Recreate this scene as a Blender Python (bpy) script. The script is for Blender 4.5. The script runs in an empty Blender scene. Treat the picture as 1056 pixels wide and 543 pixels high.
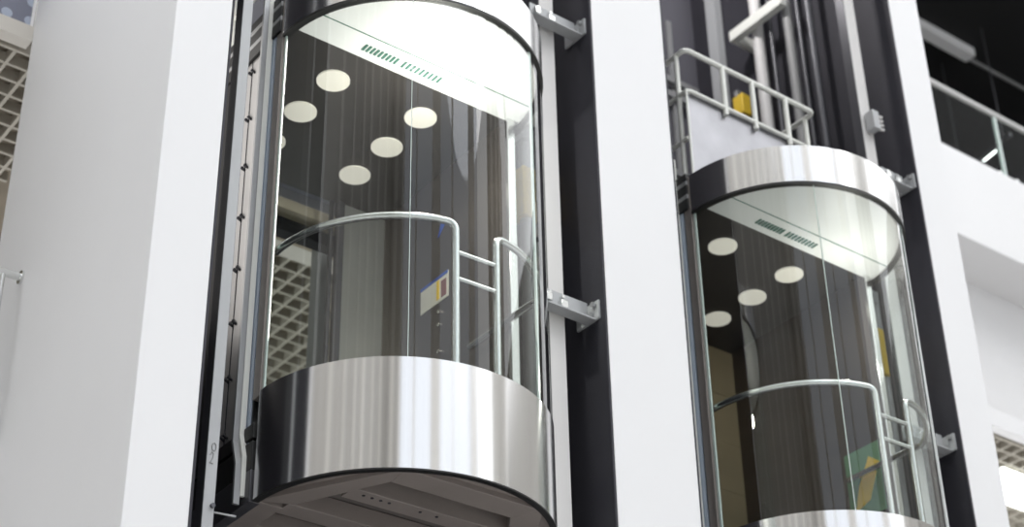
import bpy, bmesh, math, random
from mathutils import Vector, Matrix
random.seed(4)
PI = math.pi
C = bpy.context.scene.collection
sc = bpy.context.scene
ZC = 1.6                       # height of the photographer's eye above the atrium floor
R_ = math.radians

# ------------------------------------------------------------------ materials
def mat(name, color, rough=.5, metal=0., emit=None, estr=0., noise=0., nscale=(6, 6, 6), bump=0., bscale=40,
        spec=.5, aniso=0., rot=0.):
    m = bpy.data.materials.new(name); m.use_nodes = True
    nt = m.node_tree; N = nt.nodes; L = nt.links
    b = N['Principled BSDF']
    b.inputs['Base Color'].default_value = (*color, 1)
    b.inputs['Roughness'].default_value = rough
    b.inputs['Metallic'].default_value = metal
    b.inputs['Specular IOR Level'].default_value = spec
    if emit:
        b.inputs['Emission Color'].default_value = (*emit, 1)
        b.inputs['Emission Strength'].default_value = estr
    tc = N.new('ShaderNodeTexCoord')
    if noise:
        mp = N.new('ShaderNodeMapping'); mp.inputs['Scale'].default_value = nscale
        nz = N.new('ShaderNodeTexNoise'); nz.inputs['Scale'].default_value = 1; nz.inputs['Detail'].default_value = 5
        mx = N.new('ShaderNodeMix'); mx.data_type = 'RGBA'
        lo = [max(0, c*(1-noise)) for c in color]; hi = [min(1, c*(1+noise)) for c in color]
        mx.inputs['A'].default_value = (*lo, 1); mx.inputs['B'].default_value = (*hi, 1)
        L.new(tc.outputs['Object'], mp.inputs['Vector']); L.new(mp.outputs['Vector'], nz.inputs['Vector'])
        L.new(nz.outputs['Fac'], mx.inputs['Factor']); L.new(mx.outputs['Result'], b.inputs['Base Color'])
    if bump:
        n2 = N.new('ShaderNodeTexNoise'); n2.inputs['Scale'].default_value = bscale; n2.inputs['Detail'].default_value = 4
        bp = N.new('ShaderNodeBump'); bp.inputs['Strength'].default_value = bump; bp.inputs['Distance'].default_value = .01
        L.new(tc.outputs['Object'], n2.inputs['Vector']); L.new(n2.outputs['Fac'], bp.inputs['Height'])
        L.new(bp.outputs['Normal'], b.inputs['Normal'])
    if aniso:
        tg = N.new('ShaderNodeTangent'); tg.direction_type = 'RADIAL'; tg.axis = 'Z'
        b.inputs['Anisotropic'].default_value = aniso; b.inputs['Anisotropic Rotation'].default_value = rot
        L.new(tg.outputs['Tangent'], b.inputs['Tangent'])
    return m

def glass_mat(name, tint, ior=1.5, gain=1., rough=0.):
    m = bpy.data.materials.new(name); m.use_nodes = True
    nt = m.node_tree; N = nt.nodes; L = nt.links
    for n in list(N): N.remove(n)
    o = N.new('ShaderNodeOutputMaterial'); t = N.new('ShaderNodeBsdfTransparent'); g = N.new('ShaderNodeBsdfGlossy')
    t.inputs['Color'].default_value = (*tint, 1); g.inputs['Roughness'].default_value = rough
    f = N.new('ShaderNodeFresnel'); f.inputs['IOR'].default_value = ior
    ml = N.new('ShaderNodeMath'); ml.operation = 'MULTIPLY'; ml.use_clamp = True; ml.inputs[1].default_value = gain
    x = N.new('ShaderNodeMixShader')
    # reflect where light enters the sheet; the exit face of the thin sheet only transmits
    ge = N.new('ShaderNodeNewGeometry'); iv = N.new('ShaderNodeMath'); iv.operation = 'SUBTRACT'; iv.inputs[0].default_value = 1
    L.new(ge.outputs['Backfacing'], iv.inputs[1])
    gn = N.new('ShaderNodeMath'); gn.operation = 'MULTIPLY'; gn.inputs[1].default_value = gain
    L.new(iv.outputs[0], gn.inputs[0]); L.new(gn.outputs[0], ml.inputs[1])
    L.new(f.outputs['Fac'], ml.inputs[0]); L.new(ml.outputs[0], x.inputs['Fac'])
    L.new(t.outputs[0], x.inputs[1]); L.new(g.outputs[0], x.inputs[2]); L.new(x.outputs[0], o.inputs['Surface'])
    return m

def frit_mat(name):
    # bluish balustrade glass printed with a square grid of paler dots
    m = mat(name, (.3, .31, .36), .12)
    nt = m.node_tree; N = nt.nodes; L = nt.links; b = N['Principled BSDF']
    tc = N.new('ShaderNodeTexCoord'); mp = N.new('ShaderNodeMapping')
    mp.inputs['Scale'].default_value = (1/.19, 0, 1/.19); mp.inputs['Location'].default_value = (.37, 0, .2)
    fr = N.new('ShaderNodeVectorMath'); fr.operation = 'FRACTION'
    sb = N.new('ShaderNodeVectorMath'); sb.operation = 'SUBTRACT'; sb.inputs[1].default_value = (.5, 0, .5)
    ln = N.new('ShaderNodeVectorMath'); ln.operation = 'LENGTH'
    lt = N.new('ShaderNodeMath'); lt.operation = 'LESS_THAN'; lt.inputs[1].default_value = .24
    mx = N.new('ShaderNodeMix'); mx.data_type = 'RGBA'
    mx.inputs['A'].default_value = (.2, .21, .27, 1); mx.inputs['B'].default_value = (.42, .47, .58, 1)
    L.new(tc.outputs['Object'], mp.inputs['Vector']); L.new(mp.outputs[0], fr.inputs[0]); L.new(fr.outputs[0], sb.inputs[0])
    L.new(sb.outputs[0], ln.inputs[0]); L.new(ln.outputs['Value'], lt.inputs[0]); L.new(lt.outputs[0], mx.inputs['Factor'])
    L.new(mx.outputs['Result'], b.inputs['Base Color'])
    return m

M = dict(
    white=mat('white_plaster', (.84, .84, .85), .55, noise=.03, nscale=(1, 1, .6), bump=.03),
    lining=mat('dark_blue_lining', (.04, .039, .048), .6, noise=.35, nscale=(3, 3, 1.2), bump=.05, spec=.25),
    shaft=mat('dark_shaft_paint', (.1, .098, .115), .6, noise=.3, nscale=(2, 2, .6), bump=.05),
    lattice=mat('cream_lattice', (.45, .42, .36), .6),
    plenum=mat('tan_plenum', (.2, .17, .13), .8, noise=.3, nscale=(3, 3, 3)),
    cream=mat('cream_fascia', (.62, .59, .54), .6),
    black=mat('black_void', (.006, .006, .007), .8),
    floor=mat('pale_stone', (.62, .61, .6), .35, noise=.08, nscale=(2, 2, 2)),
    steel=mat('brushed_steel', (.78, .775, .77), .16, 1., noise=.08, nscale=(26, 26, .12), aniso=.9, rot=.25),
    plate=mat('blotchy_steel', (.40, .40, .425), .42, 1., noise=.25, nscale=(4, 4, 3)),
    **{'return': mat('return_steel', (.42, .43, .41), .35, .6, noise=.2, nscale=(3, 3, 2))},
    satin=mat('satin_tube', (.74, .75, .74), .24, 1.),
    galv=mat('galvanised_rail', (.36, .365, .37), .42, .5, noise=.1, nscale=(14, 14, 2)),
    rail=mat('pale_painted_rail', (.43, .44, .45), .5, .1, noise=.08, nscale=(10, 10, 2)),
    strip=mat('strip_paint', (.66, .65, .64), .5, noise=.06, nscale=(8, 8, 1)),
    ivory=mat('ivory_paint', (.8, .81, .76), .45),
    gask=mat('black_gasket', (.012, .012, .012), .5),
    brown=mat('brown_frame_paint', (.25, .218, .2), .55, noise=.12, nscale=(3, 3, 3), bump=.06),
    recess=mat('recess_board', (.13, .115, .108), .7, noise=.15, nscale=(3, 3, 3)),
    bronze=mat('bronze_cladding', (.12, .1, .085), .36, .7, noise=.25, nscale=(1, 1.2, 3)),
    door=mat('door_bronze', (.27, .215, .135), .45, .0, noise=.3, nscale=(1, 1.2, 3)),
    ceil_dark=mat('dark_car_ceiling', (.03, .026, .024), .5, noise=.35, nscale=(3, 3, 3)),
    soffit=mat('white_soffit', (.86, .87, .86), .45),
    vent=mat('vent_slot', (.05, .16, .12), .6),
    disc=mat('disc_light', (.6, .57, .5), .4, emit=(1, .95, .84), estr=.34),
    tan=mat('tan_beam', (.38, .32, .24), .6),
    grey=mat('grey_beam', (.3, .3, .3), .5),
    panel=mat('side_cladding', (.52, .515, .51), .35, .3, noise=.3, nscale=(5, 2, .6)),
    darksteel=mat('dark_steel', (.1, .1, .11), .4, .5, noise=.2, nscale=(6, 6, 1)),
    blue=mat('pale_blue_film', (.5, .58, .7), .25, .2),
    umber=mat('umber_post', (.3, .27, .25), .35, .3),
    yellow=mat('yellow_paint', (.85, .58, .05), .5, noise=.15, nscale=(8, 8, 8)),
    signblue=mat('sign_blue', (.02, .08, .4), .4),
    paper=mat('poster_paper', (.66, .64, .55), .5),
    green=mat('poster_green', (.13, .3, .16), .5),
    red=mat('poster_red', (.2, .07, .06), .5),
    ink=mat('ink', (.03, .03, .04), .6),
    led=mat('led_tube', (.9, .9, .9), .4, emit=(.95, 1, .97), estr=3.),
    edge=mat('glass_edge', (.74, .86, .81), .15, spec=.8),
    glass=glass_mat('car_glass', (.965, .985, .975), 1.5, 1.9),
    clear=glass_mat('balustrade_glass', (.96, .98, .97), 1.25, .3),
    tinted=glass_mat('dimming_glass', (.74, .755, .78), 1.3, 1.),
    frit=frit_mat('dotted_glass'),
    hall=mat('hall_plaster', (.43, .415, .39), .6, noise=.12, nscale=(.5, .5, .1)),
    hall_cream=mat('hall_cream', (.72, .7, .66), .6),
    brick=mat('far_wall', (.45, .44, .43), .7),
)

# ------------------------------------------------------------------ mesh helpers
class MB:
    def __init__(s): s.bm = bmesh.new()
    def box(s, x0, x1, y0, y1, z0, z1):
        v = [s.bm.verts.new(p) for p in ((x0,y0,z0),(x1,y0,z0),(x1,y1,z0),(x0,y1,z0),(x0,y0,z1),(x1,y0,z1),(x1,y1,z1),(x0,y1,z1))]
        for f in ((0,3,2,1),(4,5,6,7),(0,1,5,4),(1,2,6,5),(2,3,7,6),(3,0,4,7)): s.bm.faces.new([v[i] for i in f])
        return s
    def prism(s, poly, z0, z1):
        a = [s.bm.verts.new((x, y, z0)) for x, y in poly]; b = [s.bm.verts.new((x, y, z1)) for x, y in poly]
        n = len(poly)
        s.bm.faces.new(a[::-1]); s.bm.faces.new(b)
        for i in range(n): s.bm.faces.new((a[i], a[(i+1) % n], b[(i+1) % n], b[i]))
        return s
    def ring(s, r0, r1, z0, z1, a0, a1, n=48):
        rows = []
        for i in range(n+1):
            a = R_(a0 + (a1-a0)*i/n); c, q = math.cos(a), math.sin(a)
            rows.append([s.bm.verts.new((r*c, r*q, z)) for r, z in ((r0, z0), (r1, z0), (r1, z1), (r0, z1))])
        for A, B in zip(rows, rows[1:]):
            for k in range(4): s.bm.faces.new((A[k], B[k], B[(k+1) % 4], A[(k+1) % 4]))
        s.bm.faces.new(rows[0]); s.bm.faces.new(rows[-1][::-1])
        return s
    def tube(s, pts, r, n=12):
        pts = [Vector(p) for p in pts]; rows = []; up = None
        for i, p in enumerate(pts):
            d = (pts[min(i+1, len(pts)-1)] - pts[max(i-1, 0)]).normalized()
            if up is None: up = d.orthogonal().normalized()
            up = (up - d*up.dot(d)).normalized(); sd = d.cross(up)
            rows.append([s.bm.verts.new(p + r*(math.cos(2*PI*k/n)*up + math.sin(2*PI*k/n)*sd)) for k in range(n)])
        for A, B in zip(rows, rows[1:]):
            for k in range(n): s.bm.faces.new((A[k], A[(k+1) % n], B[(k+1) % n], B[k]))
        s.bm.faces.new(rows[0][::-1]); s.bm.faces.new(rows[-1])
        return s
    def cyl(s, p, axis, r, h, n=24):
        a = Vector(axis).normalized(); return s.tube([Vector(p), Vector(p) + a*h], r, n)
    def build(s, name, m, parent=None, bevel=0., loc=None, center=False):
        bm = s.bm
        bmesh.ops.recalc_face_normals(bm, faces=bm.faces)
        for f in bm.faces: f.smooth = True
        for e in bm.edges:
            if len(e.link_faces) != 2 or e.calc_face_angle(0) > R_(32): e.smooth = False
        if center:
            xs = [v.co for v in bm.verts]
            lo = Vector([min(c[i] for c in xs) for i in range(3)]); hi = Vector([max(c[i] for c in xs) for i in range(3)])
            loc = Vector(((lo.x+hi.x)/2, (lo.y+hi.y)/2, lo.z))
            bmesh.ops.translate(bm, verts=bm.verts, vec=-loc)
        me = bpy.data.meshes.new(name); bm.to_mesh(me); bm.free()
        for mm in (m if isinstance(m, (list, tuple)) else [m]): me.materials.append(mm)
        o = bpy.data.objects.new(name, me); C.objects.link(o)
        if parent: o.parent = parent
        if loc is not None: o.location = loc
        if bevel:
            b = o.modifiers.new('bevel', 'BEVEL'); b.width = bevel; b.segments = 2; b.limit_method = 'ANGLE'; b.angle_limit = R_(40)
        return o

def tag(o, label=None, cat=None, group=None, kind=None):
    if label: o['label'] = label
    if cat: o['category'] = cat
    if group: o['group'] = group
    if kind: o['kind'] = kind
    return o
def empty(name, loc, label, cat, group=None):
    o = bpy.data.objects.new(name, None); C.objects.link(o); o.location = loc; o.empty_display_size = .2
    return tag(o, label, cat, group)
def struct(name, mb, m, bevel=0., center=True):
    return tag(mb.build(name, m, center=center, bevel=bevel), kind='structure')
def copy_tree(o, parent=None):
    c = o.copy(); C.objects.link(c)
    if parent: c.parent = parent
    for ch in [x for x in bpy.data.objects if x.parent == o]: copy_tree(ch, c)
    return c
def fillet(pts, r, n=6):
    pts = [Vector(p) for p in pts]; out = [pts[0]]
    for a, b, c in zip(pts, pts[1:], pts[2:]):
        u, w = (a-b), (c-b); rr = min(r, u.length*.49, w.length*.49); p, q = b + u.normalized()*rr, b + w.normalized()*rr
        for i in range(n+1):
            t = i/n; out.append(p*(1-t)**2 + b*2*t*(1-t) + q*t*t)
    return out + [pts[-1]]
def Z(z): return z + ZC

# ------------------------------------------------------------------ the setting
Y0, YB = 8.28, 10.9                       # front plane of the shaft piers, plane of the gallery edges
TOP = 22.
struct('floor', MB().box(-14, 34, -16, 24, -.3, 0), M['floor'])
def pier(name, x0, x1):
    struct(name, MB().box(x0, x1, Y0, YB, 0, TOP), M['white'], bevel=.006)
pier('wall_left', 3.689, 4.082); pier('wall_middle', 7.180, 7.928); pier('wall_right', 10.92, 11.345)
struct('trim_1', MB().box(4.082, 4.10, Y0+.004, YB, 0, TOP), M['lining'])
struct('trim_2', MB().box(7.162, 7.180, Y0+.004, YB, 0, TOP), M['lining'])
struct('trim_3', MB().box(7.928, 7.946, Y0+.004, YB, 0, TOP), M['lining'])
struct('trim_4', MB().box(10.902, 10.92, Y0+.004, YB, 0, TOP), M['lining'])
# back wall of the first shaft, open at the landing between z 5.5 and 8.4
b = MB()
b.box(4.1, 7.162, YB, YB+.12, 0, Z(5.45)); b.box(4.1, 7.162, YB, YB+.12, Z(8.62), TOP)
b.box(6.62, 7.162, YB, YB+.12, Z(5.45), Z(8.62)); b.box(4.1, 4.5, YB, YB+.12, Z(5.45), Z(8.62))
struct('wall_back', b, M['shaft'])
struct('wall_back_far', MB().box(7.946, 10.902, YB, YB+.12, 0, TOP), M['shaft'])
# landing frame: jambs and stepped header
b = MB(); b.box(6.33, 6.43, YB-.06, YB+.1, Z(5.45), Z(8.33)); b.box(4.5, 4.62, YB-.06, YB+.1, Z(5.45), Z(8.33))
struct('trim_5', b, M['grey'], bevel=.01)
struct('trim_6', MB().box(4.1, 6.62, YB-.04, YB+.2, Z(8.24), Z(8.33)), M['tan'], bevel=.005)
struct('trim_7', MB().box(4.1, 6.9, 10.48, 10.6, Z(8.1), Z(8.2)), M['tan'], bevel=.005)
struct('trim_8', MB().box(4.1, 6.9, 10.62, 10.74, Z(8.0), Z(8.16)), M['black'], bevel=.005)

# galleries behind: slabs, plain ceiling margin, lattice ceilings
def slab(name, x0, x1, z0, z1, m, y0=YB, y1=20):
    struct(name, MB().box(x0, x1, y0, y1, z0, z1), m)
slab('floor_lower', -12, 34, Z(5.25), Z(5.5), M['floor'], YB+.12)
slab('floor_lower_edge', -12, 3.689, Z(5.25), Z(5.5), M['white'], YB-.03, YB+.12)
slab('floor_gallery', -12, 34, Z(9.2), Z(9.24), M['plenum'], YB+.12)
slab('trim_9', -12, 3.689, Z(9.08), Z(9.225), M['cream'], YB, YB+.12)
slab('trim_10', 11.345, 34, Z(9.08), Z(9.3), M['white'], YB, YB+.12)
slab('ceiling_margin', 4.2, 8.0, Z(9.06), Z(9.1), M['cream'], YB+.12, 12.42)
def lattice(name, x0, x1, y0, y1, z, p=.19):
    b = MB(); n = int((x1-x0)/p); k = int((y1-y0)/p)
    for i in range(n+1): b.box(x0+i*p-.014, x0+i*p+.014, y0, y1, z, z+.1)
    for j in range(k+1): b.box(x0, x1, y0+j*p-.014, y0+j*p+.014, z+.002, z+.098)
    struct(name, b, M['lattice'])
lattice('ceiling_left', .4, 4.3, YB+.17, 14.2, Z(9.07))
lattice('ceiling_middle', 5.6, 10.2, 12.42, 17.2, Z(9.07))
lattice('ceiling_right', 13.4, 20., YB+.17, 15.5, Z(9.07))
struct('wall_gallery', MB().box(-12, 34, 20, 20.2, 0, TOP+2), M['brick'])
# upper gallery on the right: deep white fascia, soffit, recessed white wall
slab('floor_upper', 11.345, 34, Z(11.6), Z(12.91), M['white'], YB, YB+.25)
slab('ceiling_soffit', 11.345, 34, Z(11.6), Z(11.75), M['white'], YB+.25, 20)
struct('wall_recess', MB().box(11.345, 34, 11.58, 11.7, Z(9.24), Z(11.6)), M['white'])
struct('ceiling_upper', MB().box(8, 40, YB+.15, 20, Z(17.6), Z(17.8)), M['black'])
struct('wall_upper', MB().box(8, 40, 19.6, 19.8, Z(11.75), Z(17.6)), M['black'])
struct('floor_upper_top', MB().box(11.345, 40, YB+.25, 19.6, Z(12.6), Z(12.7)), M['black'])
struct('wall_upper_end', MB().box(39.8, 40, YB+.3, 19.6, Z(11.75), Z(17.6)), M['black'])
# the hall behind the photographer (seen only as reflections): plaster walls, one tall daylight opening, open roof lights
struct('wall_side', MB().box(-14.4, -14, -14, 10.9, 0, 34), M['hall'])
b = MB()
for y in (-11, -7.5, -4.2, -1.5, 1.6, 5.2): b.box(-14, -13.6, y, y+random.uniform(.4, 1.3), 0, 34)
struct('wall_side_pilasters', b, M['hall_cream'])
b = MB(); b.box(-14, -8.2, -14.4, -14, 0, 34); b.box(22.6, 34, -14.4, -14, 0, 34)
b.box(-8.2, 22.6, -14.4, -14, 0, 7)
struct('wall_front', b, M['hall'])
b = MB()
for x, w in ((-12, 1.2), (-8.8, .6), (-3.6, .4), (1.6, 2.6), (7.6, .5), (13.4, 2.2), (24.2, 1.2), (28, .7), (31, 1.3)):
    b.box(x, x+w, -14, -13.5, 0, 34)
struct('wall_front_piers', b, M['hall_cream'])
struct('sky_dimmer', MB().box(-8.2, 17.2, -14.22, -14.2, 7, 34), M['tinted'])  # unseen tinted sheet, added to dim the sky reflected in the steel bands
b = MB(); b.box(34, 34.4, -14, YB, 0, 26)
struct('wall_side_right', b, M['hall'])
b = MB()
for y in (-10, -6, -2, 2, 6): b.box(-14, 34, y, y+.5, 33.2, 34)
struct('ceiling_beams', b, M['darksteel'])

# ------------------------------------------------------------------ elevator car
CX, CY, CZ = 5.643, 8.606, Z(4.544)
def make_car():
    r = empty('elevator_car', (CX, CY, CZ), 'panoramic glass elevator car on the left with its brown underside in view',
              'elevator', 'panoramic elevator cars')
    # lower steel skirt and upper steel fascia, half round
    sk = MB().ring(.965, 1., 0, .73, 180, 360, 96).build('skirt_band', M['steel'], r)
    MB().ring(.962, 1.003, -.006, .004, 180, 360, 96).build('edge_trim', M['gask'], sk)
    up = MB().ring(.965, 1., 3.52, 3.866, 180, 360, 96).build('fascia_band', M['steel'], r)
    MB().ring(.955, 1.003, 3.500, 3.522, 180, 360, 96).build('gasket', M['gask'], up)
    # curved panes, each a solid sheet with bright polished edges
    for a in (180, 240, 300):
        p = MB().ring(.972, .984, .735, 3.5, a+.35, a+59.65, 40).build('glass_pane', M['glass'], r)
    for a in (180.6, 240, 300, 359.4):
        w = .010 if a in (180.6, 359.4) else .0022 if a == 240 else .013
        c, s = math.cos(R_(a)), math.sin(R_(a))
        MB().box(-.006, .006, -w, w, .735, 3.5).build('pane_edge', M['edge'], r, loc=(c*.978, s*.978, 0)).rotation_euler.z = R_(a)
    # ceilings
    poly = [(-.95, -.09), (.95, -.09)] + [(.955*math.cos(R_(a)), .955*math.sin(R_(a))) for a in range(-6, -175, -6)]
    so = MB().prism(poly, 3.53, 3.58).build('ceiling_soffit', M['soffit'], r)
    MB().box(-.90, .90, -.329, -.321, 3.526, 3.531).build('joint_line', M['vent'], so)
    for g0, g1 in ((-.475, -.18), (-.15, .19)):
        n = 9; v = MB()
        for i in range(n):
            x = g0 + (g1-g0)*(i+.5)/n; v.box(x-.009, x+.009, -.235, -.165, 3.524, 3.531)
        v.build('vent_grille', M['vent'], so)
    ce = MB().box(-.95, .90, -.09, 1.56, 3.535, 3.6).build('inner_ceiling', M['ceil_dark'], r)
    for x in (-.44, .316):
        for y in (.245, .695, 1.14):
            MB().cyl((x, y, 3.522), (0, 0, 1), .12, .02, 40).build('disc_light', M['disc'], r)
    MB().box(-.96, .96, -.02, 1.56, .62, .70).build('floor_plate', M['darksteel'], r)
    # right hand wall with posters and buttons
    w = MB().box(.845, .90, -.09, 1.56, .70, 3.535).build('side_wall', M['bronze'], r)
    MB().box(.835, .90, -.13, -.09, .70, 3.53).build('corner_post', M['satin'], r, bevel=.004)
    po = MB().box(.839, .845, .635, .99, 2.375, 2.60).build('poster', M['paper'], r)
    MB().box(.836, .839, .635, .99, 2.575, 2.60).build('printed_strip', M['signblue'], po)
    MB().box(.836, .839, .745, .78, 2.40, 2.565).build('printed_block', M['yellow'], po)
    MB().box(.836, .839, .655, .72, 2.40, 2.54).build('printed_picture', M['red'], po)
    MB().prism([(.0, .0), (.14, .05), (.10, .11)], 0, .006).build('floor_sign', M['signblue'], r, loc=(.838, .77, 2.95)).rotation_euler = (0, R_(-90), R_(180))
    for z in (2.285, 2.175, 1.95):
        MB().cyl((.845, .74, z), (-1, 0, 0), .016, .02, 16).build('button', M['satin'], r)
    # rear wall: jamb post, return panel, glazed doorway to its left
    MB().box(.40, .46, 1.50, 1.56, .70, 3.535).build('door_post', M['darksteel'], r, bevel=.006)
    MB().box(.345, .375, 1.52, 1.56, .70, 3.535).build('door_post', M['darksteel'], r, bevel=.006)
    MB().box(.46, .845, 1.53, 1.56, .70, 3.535).build('return_panel', M['return'], r)
    # left side seen from outside: posts, cladding with a seam and clips, frame beams
    MB().box(-1.0, -.955, .005, .085, .70, 3.86).build('side_post', M['umber'], r, bevel=.004)
    MB().box(-.99, -.955, .085, .10, .35, 3.86).build('seal', M['gask'], r)
    MB().box(-1.0, -.955, .10, .20, .35, 3.86).build('film_strip', M['blue'], r)
    MB().box(-1.0, -.955, .20, .30, .35, 3.86).build('side_post', M['darksteel'], r, bevel=.004)
    MB().box(-1.0, -.95, .69, 1.56, .35, 3.6).build('rear_cladding', M['gask'], r)
    pn = MB().box(-.99, -.95, .30, .69, .35, 3.6).build('side_cladding', M['panel'], r)
    MB().box(-.994, -.989, .427, .434, .5, 3.56).build('seam', M['ink'], pn)
    for k in range(8):
        z = .595 + k*.41
        q = MB()
        for dy in (-.02, .02): q.tube([(-.992, .43+dy-.02, z-.025), (-1.008, .43+dy, z), (-.992, .43+dy+.02, z+.025)], .009, 8)
        q.build('clip', M['ink'], pn)
    for z0, z1, m in ((.0, .21, 'darksteel'), (.21, .40, 'gask'), (.42, .52, 'gask'), (3.56, 3.66, 'gask'), (3.66, 3.70, 'galv'),
                      (3.70, 3.79, 'gask'), (3.79, 3.83, 'galv'), (3.83, 3.90, 'gask')):
        MB().box(-1.015, -.94, .02, 1.56, z0, z1).build('side_beam', M[m], r, bevel=.004)
    # pair of joggled cable ducts fixed to the left side
    for x, m, dz in ((-1.066, 'galv', -.01), (-1.025, 'ivory', .05)):
        q = MB()
        path = [(.075, dz), (.08, .262+dz), (.134, .43+dz), (.134, 4.1)]
        for (ya, za), (yb, zb) in zip(path, path[1:]):
            c8 = [(ya, za), (ya+.02, za), (yb+.02, zb), (yb, zb)]
            va = [q.bm.verts.new((x-.0195, py, pz)) for py, pz in c8]; vb = [q.bm.verts.new((x+.0195, py, pz)) for py, pz in c8]
            q.bm.faces.new(va); q.bm.faces.new(vb[::-1])
            for i in range(4): q.bm.faces.new((va[i], vb[i], vb[(i+1) % 4], va[(i+1) % 4]))
        q.build('cable_duct', M[m], r)
    # handrails
    arc = [(.93*math.cos(R_(a)), .93*math.sin(R_(a)), 1.775) for a in range(178, 251, 3)]
    h = MB().tube(fillet(arc + [(-.186, -.911, 1.775), (-.186, -.911, .70)], .09), .025, 14).build('handrail', M['satin'], r)
    arc = [(.93*math.cos(R_(a)), .93*math.sin(R_(a)), 1.775) for a in range(288, 333, 3)]
    MB().tube(fillet([(.118, -.922, .70), (.118, -.922, 1.775)] + arc + [(.80, -.35, 1.775), (.80, .31, 1.775)], .08), .025, 14).build('handrail', M['satin'], r)
    for z in (1.556, 1.364):
        MB().tube([(-.186, -.911, z), (.118, -.922, z)], .017, 12).build('rung', M['satin'], h)
    # roof: cover, upright plate and guard rail
    poly = [(-.95, 1.56), (-.95, 0)] + [(.955*math.cos(R_(a)), .955*math.sin(R_(a))) for a in range(180, 361, 6)] + [(.95, 0), (.95, 1.56)]
    MB().prism(poly[:1] + poly[2:-2] + poly[-1:], 3.70, 3.76).build('roof_cover', M['darksteel'], r)
    MB().box(-.925, .62, .024, .036, 3.76, 4.775).build('roof_plate', M['plate'], r)
    g = MB().tube(fillet([(-.92, 1.35, 5.215), (-.92, 0, 5.215), (.61, 0, 5.215), (.61, .9, 5.215)], .06), .023, 12).build('guard_rail', M['ivory'], r)
    MB().tube(fillet([(-.93, 1.35, 4.775), (-.93, 0, 4.775), (.61, 0, 4.775), (.61, .9, 4.775)], .06), .020, 12).build('rail_bar', M['ivory'], g)
    MB().tube([(-.93, 1.35, 4.30), (-.93, .03, 4.30)], .020, 12).build('rail_bar', M['ivory'], g)
    for x in (-.496, -.148, .254): MB().tube([(x, 0, 5.215), (x, 0, 4.70)], .024, 12).build('rail_post', M['ivory'], g)
    for x, y in ((-.925, .11), (.61, .11), (-.925, .9), (.61, .85)): MB().tube([(x, y, 5.215), (x, y, 3.76)], .022, 12).build('rail_post', M['ivory'], g)
    MB().tube([(-.945, .0, 4.775), (-.945, 0, 3.76)], .012, 10).build('rail_post', M['ivory'], g)
    # underside frame
    poly = [(-.965, 1.56), (-.965, -.10), (-.72, -.36), (.72, -.36), (.965, -.10), (.965, 1.56)]
    MB().prism(poly, .125, .155).build('underside_board', M['recess'], r)
    MB().prism([(-.80, -.36), (-.56, -.78), (.56, -.78), (.80, -.36)], .33, .36).build('recess_shade_board', M['darksteel'], r)  # shade of the deep recess is put into the board's dark colour
    for a0 in (180, 240, 300):
        seg = [(.965*math.cos(R_(a0+k*4)), .965*math.sin(R_(a0+k*4))) for k in range(16)]
        MB().prism(seg, .035, .06).build('rim_plate', M['brown'], r)
    hx = [(.985*math.cos(R_(a)), .985*math.sin(R_(a))) for a in (180, 240, 300, 360)]
    hi = [(-.76, -.10), (-.475, -.665), (.385, -.665), (.76, -.10)]
    f = MB()
    for i in range(3): f.prism([hx[i], hx[i+1], hi[i+1], hi[i]], 0., .125)
    f.build('hexagon_frame', M['brown'], r, bevel=.004)
    beams = []
    for y0, y1 in ((-.47, -.33), (-.075, .08), (.30, .44), (.74, .88), (1.40, 1.56)):
        w = .80 if y0 < 0 else .86
        if y0 < -.3: w = .60
        beams.append(MB().box(-w, w, y0, y1, .004, .12).build('cross_beam', M['brown'], r, bevel=.004))
    for s in (-1, 1): MB().box(min(s*.80, s*.985), max(s*.80, s*.985), 0, 1.56, .002, .123).build('side_sill', M['brown'], r, bevel=.004)
    for x in (-.50, -.44, -.38, -.32, -.10, .02): MB().cyl((x, -.42, .0), (0, 0, 1), .010, .006, 10).build('bolt', M['ink'], beams[0])
    return r
car = make_car()
car2 = copy_tree(car); car2.location = (9.405, CY, CZ)
tag(car2, 'panoramic glass elevator car on the right with a railing on its roof', 'elevator')
def kids(o): return [x for x in bpy.data.objects if x.parent == o]
# second car: closed bronze doors, another poster
for ch in kids(car2):
    if ch.name.startswith(('poster', 'floor_sign', 'button', 'return_panel', 'door_post')):
        for g in kids(ch): bpy.data.objects.remove(g)
        bpy.data.objects.remove(ch)
b = MB()
for i in range(6):
    for k in range(6): b.box(-.90+i*.291, -.613+i*.291, 1.525, 1.56, .70+k*.472, 1.168+k*.472)
b.build('bronze_door', M['door'], car2)
po = MB().box(.839, .845, -.06, .36, 1.42, 2.02).build('poster', M['green'], car2)
MB().prism([(-.0, .0), (.16, .05), (.3, .34), (.2, .42), (.06, .2)], 0, .003).build('printed_shape', M['yellow'], po, loc=(.839, .30, 1.5)).rotation_euler = (R_(90), 0, R_(-90))
# first car: a sheet of glass in the doorway
MB().box(-.95, .345, 1.535, 1.545, .70, 3.535).build('door_glass', M['clear'], car)

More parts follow.
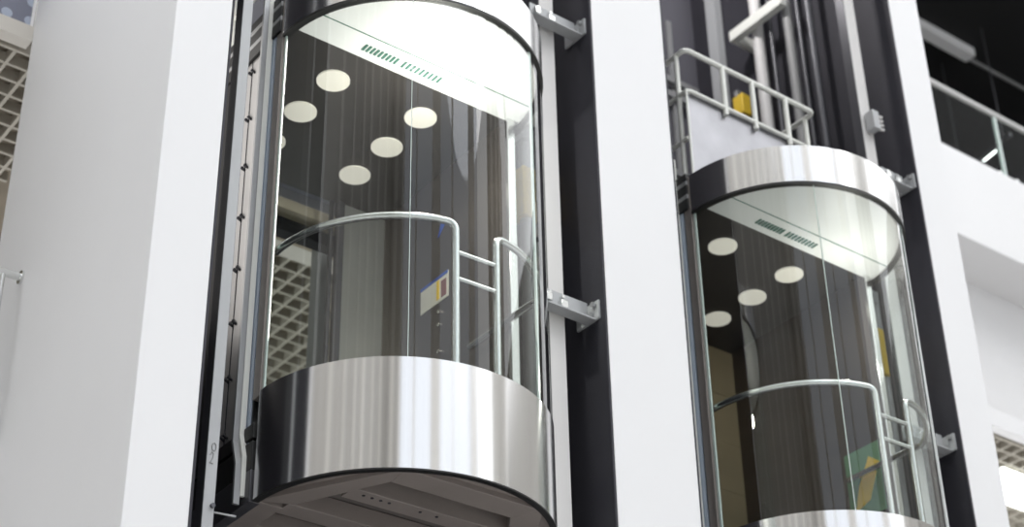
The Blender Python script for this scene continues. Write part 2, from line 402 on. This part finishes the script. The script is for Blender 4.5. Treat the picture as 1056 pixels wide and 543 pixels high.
# ------------------------------------------------------------------ shaft equipment
def guide_rail(x, label):
    o = MB().box(-.036, .034, -.05, -.040, 0, TOP-.1).build('guide_rail', M['rail'], loc=(x, 8.5, 0))
    MB().box(-.035, .038, -.046, .05, 0, TOP-.1).build('web', M['darksteel'], o)
    return tag(o, label, 'guide rail')
g1 = guide_rail(4.283, 'pale steel guide rail running beside the white pier, left of the left car')
mk = MB()
mk.tube([(-.018, -.053, .05), (-.008, -.053, .07), (.006, -.053, .06), (.0, -.053, .03), (-.018, -.053, .0), (.006, -.053, .0)], .0025, 6)
mk.tube([(.004+.014*math.cos(a/8*PI*2), -.053, .105+.026*math.sin(a/8*PI*2)) for a in range(9)], .0025, 6)
mk.build('pencil_mark', M['grey'], g1, loc=(0, 0, Z(4.62)))
MB().cyl((.0, -.05, 0), (0, -1, 0), .014, .018, 10).build('bolt', M['darksteel'], g1, loc=(.02, 0, Z(4.36)))
wb = MB().tube([(.045, 0, .16), (.05, 0, -.01), (.20, 0, .0)], .007, 8).build('wire_stay', M['rail'], g1, loc=(0, 0, Z(4.36)))

def strip(x, label):
    o = MB().box(-.068, .068, -.02, -.005, 0, TOP-.1).build('mounting_channel', M['strip'], loc=(x, 8.52, 0))
    MB().box(-.074, -.060, -.016, .08, 0, TOP-.1).build('flange', M['darksteel'], o)
    return tag(o, label, 'steel channel', 'pale channels right of the cars')
strip(6.90, 'pale vertical steel channel between the left car and the dark pier side')
strip(10.60, 'pale vertical steel channel right of the right car against the dark wall')

def bracket(x0, x1, y, z, label):
    r = empty('rail_bracket', (x1, y, Z(z)), label, 'bracket', 'guide rail brackets')
    L = x1 - x0
    MB().box(-L, -.02, .0, .012, -.09, .09).box(-L, -.02, -.09, .0, -.09, -.078).build('arm', M['rail'], r, bevel=.002)
    MB().box(-.02, 0, -.12, .13, -.085, .065).build('wall_plate', M['rail'], r, bevel=.003)
    for dy, dz in ((-.05, -.04), (-.08, .03)):
        MB().cyl((-.02, dy, dz), (-1, 0, 0), .022, .03, 6).build('bolt', M['galv'], r)
    for k in range(4):
        MB().cyl((-L+.06+.085*(k % 2)*1.4, .0, .045-.09*(k//2)), (0, -1, 0), .014, .035, 6).build('bolt', M['satin'], r)
    MB().box(-L+.02, -L+.07, -.05, 0., -.03, .03).build('clamp', M['satin'], r, bevel=.004)
    MB().box(-L+.15, -L+.21, -.05, 0., -.05, .01).build('clamp', M['satin'], r, bevel=.004)
    return r
bracket(6.72, 7.162, 8.45, 6.60, 'bolted steel bracket right of the left car at handrail height')
bracket(6.70, 7.162, 8.45, 9.19, 'bolted steel bracket beside the upper steel band of the left car')
bracket(10.40, 10.902, 8.45, 6.64, 'bolted steel bracket right of the right car at handrail height')
bracket(10.60, 10.902, 8.42, 9.22, 'bolted steel bracket beside the upper steel band of the right car')
r = empty('rail_clip', (10.60, 8.41, Z(9.72)), 'pale ribbed clamp on the channel above the right car', 'clamp')
MB().box(-.03, .05, -.02, .08, 0, .2).build('body', M['rail'], r, bevel=.004)
for k in range(4): MB().cyl((.05, .02, .03+.047*k), (1, 0, .25), .016, .085, 6).build('bolt', M['strip'], r)

def counterweight_post(x, y, z, label):
    r = empty('counterweight_post', (x, y, 0), label, 'steel post', 'grey posts with yellow sleeves')
    MB().tube([(0, 0, 0), (0, 0, Z(z)+.35)], .055, 16).build('tube', M['galv'], r)
    MB().box(-.085, .085, -.075, .075, Z(z)-.42, Z(z)+.03).build('sleeve', M['yellow'], r, bevel=.01)
    MB().box(-.07, .07, -.06, .06, Z(z)+.30, Z(z)+.42).build('cap', M['rail'], r, bevel=.006)
counterweight_post(6.99, 8.93, 8.02, 'grey post with a yellow sleeve behind the right side of the left car')
counterweight_post(10.73, 8.83, 7.80, 'grey post with a yellow sleeve behind the right side of the right car')
r = empty('guide_buffer', (10.78, 10.18, Z(11.02)), 'yellow buffer block on the shaft wall behind the roof railing', 'buffer')
MB().box(-.06, .06, -.07, .07, 0, .25).build('block', M['yellow'], r, bevel=.01)
MB().prism([(-.05, .0), (.05, 0), (.05, .12), (-.05, .05)], .25, .33).build('cap', M['galv'], r, bevel=.004)
MB().box(.06, .122, -.03, .03, .05, .2).build('foot', M['galv'], r)

for i, (y, rad, m, lab) in enumerate((
        (9.80, .062, 'strip', 'thick bright steel tube on the shaft wall behind the roof railing'),
        (9.62, .022, 'darksteel', 'thin dark pipe right of the thick bright steel tube'),
        (9.38, .050, 'grey', 'wide grey pipe among the pipes above the right car'),
        (9.24, .024, 'darksteel', 'slim dark pipe just right of the wide grey pipe'),
        (9.10, .034, 'darksteel', 'dark pipe of the five standing nearest the pale channel above the right car'))):
    tag(MB().tube([(0, 0, 0), (0, 0, TOP-.2)], rad, 16).build('shaft_pipe', M[m], loc=(10.72, y, 0)), lab, 'pipe', 'vertical pipes in the right shaft')
r = empty('cross_bracket', (10.60, 10.05, Z(11.8)), 'white horizontal bracket arm crossing the steel tube high in the right shaft', 'bracket')
MB().box(-.04, .04, -.75, 0, 0, .13).build('arm', M['ivory'], r, bevel=.006)
MB().box(.04, .30, -.06, 0, .0, .13).build('foot', M['ivory'], r, bevel=.004)
tag(MB().box(-.05, .05, -.07, .07, 0, TOP-.2).build('shaft_stanchion', M['rail'], loc=(10.83, 10.5, 0)), 'broad pale grey upright on the dark wall left of the bright tube', 'upright')
r = empty('shaft_ladder_frame', (10.2, YB-.08, Z(9.6)), 'grey horizontal frame bars behind the roof railing', 'frame')
for z in (.9, 1.9, 2.1): MB().box(-.9, .6, -.03, .03, z, z+.07).build('bar', M['galv'], r)
for x in (-.6, .3): MB().box(x-.03, x+.03, .03, .06, 0, 3).build('upright', M['galv'], r)

# ------------------------------------------------------------------ gallery railings and lamps
r = empty('gallery_railing', (3.2, 10.34, Z(5.5)), 'steel handrail stub fixed to the grey side of the left pier', 'railing')
MB().tube([(-1.8, 0, 1.125), (.475, 0, 1.125)], .028, 14).build('handrail', M['satin'], r)
MB().cyl((.475, 0, 1.125), (1, 0, 0), .05, .014, 20).build('wall_flange', M['satin'], r)
MB().tube([(.355, 0, 1.125), (.355, 0, -.1)], .02, 12).build('post', M['satin'], r)
MB().box(-1.8, .42, -.008, .008, -.15, -.03).build('glass_panel', M['clear'], r)
MB().box(-1.8, .47, -.02, .56, -.25, -.15).build('base', M['white'], r)

r = empty('dotted_balustrade', (2.3, YB+.03, Z(9.225)), 'blue grey glass balustrade printed with pale dots at the top left', 'balustrade')
MB().box(-3, 1.36, -.006, .006, 0, 1.1).build('glass_panel', M['frit'], r)
MB().box(1.362, 1.385, -.008, .008, 0, 1.1).build('glass_edge', M['white'], r)

r = empty('glass_balustrade', (16., YB+.1, Z(12.91)), 'frameless glass balustrade with a steel handrail on the upper right gallery', 'balustrade')
MB().tube([(-4.6, 0, 1.06), (6, 0, 1.06)], .036, 14).build('handrail', M['strip'], r)
MB().box(-4.6, .235, -.007, .007, .0, 1.0).build('glass_panel', M['clear'], r)
MB().box(.27, 4., -.007, .007, .0, 1.0).build('glass_panel', M['clear'], r)
MB().box(.238, .266, -.02, .02, 0., 1.01).build('glass_edge', M['edge'], r)
for x in (.1, .42): MB().cyl((x, -.02, .06), (0, -1, 0), .03, .03, 14).build('glass_clamp', M['satin'], r)

r = empty('linear_light', (18.3, 13., Z(17.15)), 'long pale linear light fitting hanging under the black ceiling', 'light fitting')
MB().box(-2.2, .62, -.10, .10, .30, .47).build('housing', M['white'], r, bevel=.01)
MB().tube([(-2, .12, .46), (5, .12, .46)], .035, 10).build('conduit', M['galv'], r)
for x in (-.2, 2.6): MB().tube([(x, .0 if x < .6 else .12, .45)] + [(x, .0 if x < .6 else .12, .5)], .01, 8).build('hanger', M['darksteel'], r)
r = empty('led_batten', (18.75, 12.9, Z(15.5)), 'short bright lit lamp in the dark behind the upper glass balustrade', 'lamp')
r.rotation_euler.z = R_(80)
MB().tube([(-.14, 0, 0), (.12, 0, .0)], .03, 12).build('lamp_tube', M['led'], r)
MB().box(-.55, .7, .03, .07, -.03, .03).build('lamp_bar', M['darksteel'], r)
for x in (-.4, .55): MB().tube([(x, .05, .0), (x, .05, 2.1)], .008, 8).build('hanger', M['darksteel'], r)
r2 = tag(MB().box(-2.05, 2., -.26, .26, 0, .1).build('light_panel', M['led'], loc=(17.9, 11.78, Z(8.97))), 'bright white light panel under the lattice ceiling at lower right', 'light fitting')

# ------------------------------------------------------------------ light
w = bpy.data.worlds.new('World'); sc.world = w; w.use_nodes = True
nt = w.node_tree; bg = nt.nodes['Background']
bg.inputs['Color'].default_value = (.97, .985, 1, 1); bg.inputs['Strength'].default_value = 1.85
def light(kind, name, loc, energy, rot=(0, 0, 0), **kw):
    l = bpy.data.lights.new(name, kind); l.energy = energy
    for k, v in kw.items(): setattr(l, k, v)
    o = bpy.data.objects.new(name, l); C.objects.link(o); o.location = loc; o.rotation_euler = rot
    return o
s = light('SUN', 'daylight_sun', (0, -10, 30), 1.5, angle=R_(45))
s.rotation_euler = Vector((-.2, .6, -1.)).to_track_quat('-Z', 'Y').to_euler()
for cx, en, dx in ((CX, 38, .05), (9.405, 14, .45)):
    light('POINT', 'car_lamp', (cx+dx, CY-.3, CZ+2.95), en, shadow_soft_size=.06, color=(1, .97, .9))
light('AREA', 'side_panel_fill', (4.12, 9.5, Z(7.5)), 16, rot=(0, -PI/2, 0), shape='RECTANGLE', size=2.6, size_y=.25, color=(1, .96, .92))  # added fill to brighten the left car's side cladding, no fitting there
light('POINT', 'shaft_fill', (9.0, 9.3, Z(12.9)), 150, shadow_soft_size=.15, color=(1, .97, .96))  # added fill above the frame, lifts the dark walls of the right shaft
light('POINT', 'shaft_fill', (5.9, 9.3, Z(11.9)), 50, shadow_soft_size=.15, color=(1, .97, .96))  # same kind of added fill for the left shaft
light('AREA', 'lattice_fill', (5.5, 14.5, Z(5.6)), 125, rot=(PI, 0, 0), size=4)  # added fill facing up from floor level, brightens the middle lattice ceiling
light('AREA', 'lattice_fill_right', (15.5, 13, Z(7.2)), 60, rot=(PI, 0, 0), size=3)  # added upward fill for the right lattice ceiling

# ------------------------------------------------------------------ camera
F, yaw, pitch, roll = 1864.23, .653663, .56723, -.0205438
f = Vector((math.sin(yaw)*math.cos(pitch), math.cos(yaw)*math.cos(pitch), math.sin(pitch)))
r0 = Vector((math.cos(yaw), -math.sin(yaw), 0)); u0 = r0.cross(f)
rt = math.cos(roll)*r0 + math.sin(roll)*u0; uu = -math.sin(roll)*r0 + math.cos(roll)*u0
cd = bpy.data.cameras.new('camera'); cam = bpy.data.objects.new('camera', cd); C.objects.link(cam)
cd.sensor_fit = 'HORIZONTAL'; cd.sensor_width = 36; cd.lens = 36*F/1056; cd.clip_end = 200
cam.matrix_world = Matrix(((rt.x, uu.x, -f.x, 0), (rt.y, uu.y, -f.y, 0), (rt.z, uu.z, -f.z, ZC), (0, 0, 0, 1)))
cd.dof.use_dof = True; cd.dof.focus_distance = 11.; cd.dof.aperture_fstop = 1.3
sc.camera = cam
sc.view_settings.view_transform = 'Standard'; sc.view_settings.look = 'None'
sc.view_settings.gamma = 1; sc.view_settings.use_curve_mapping = False; sc.view_settings.exposure = .17
sc.cycles.transparent_max_bounces = 32; sc.cycles.max_bounces = 10
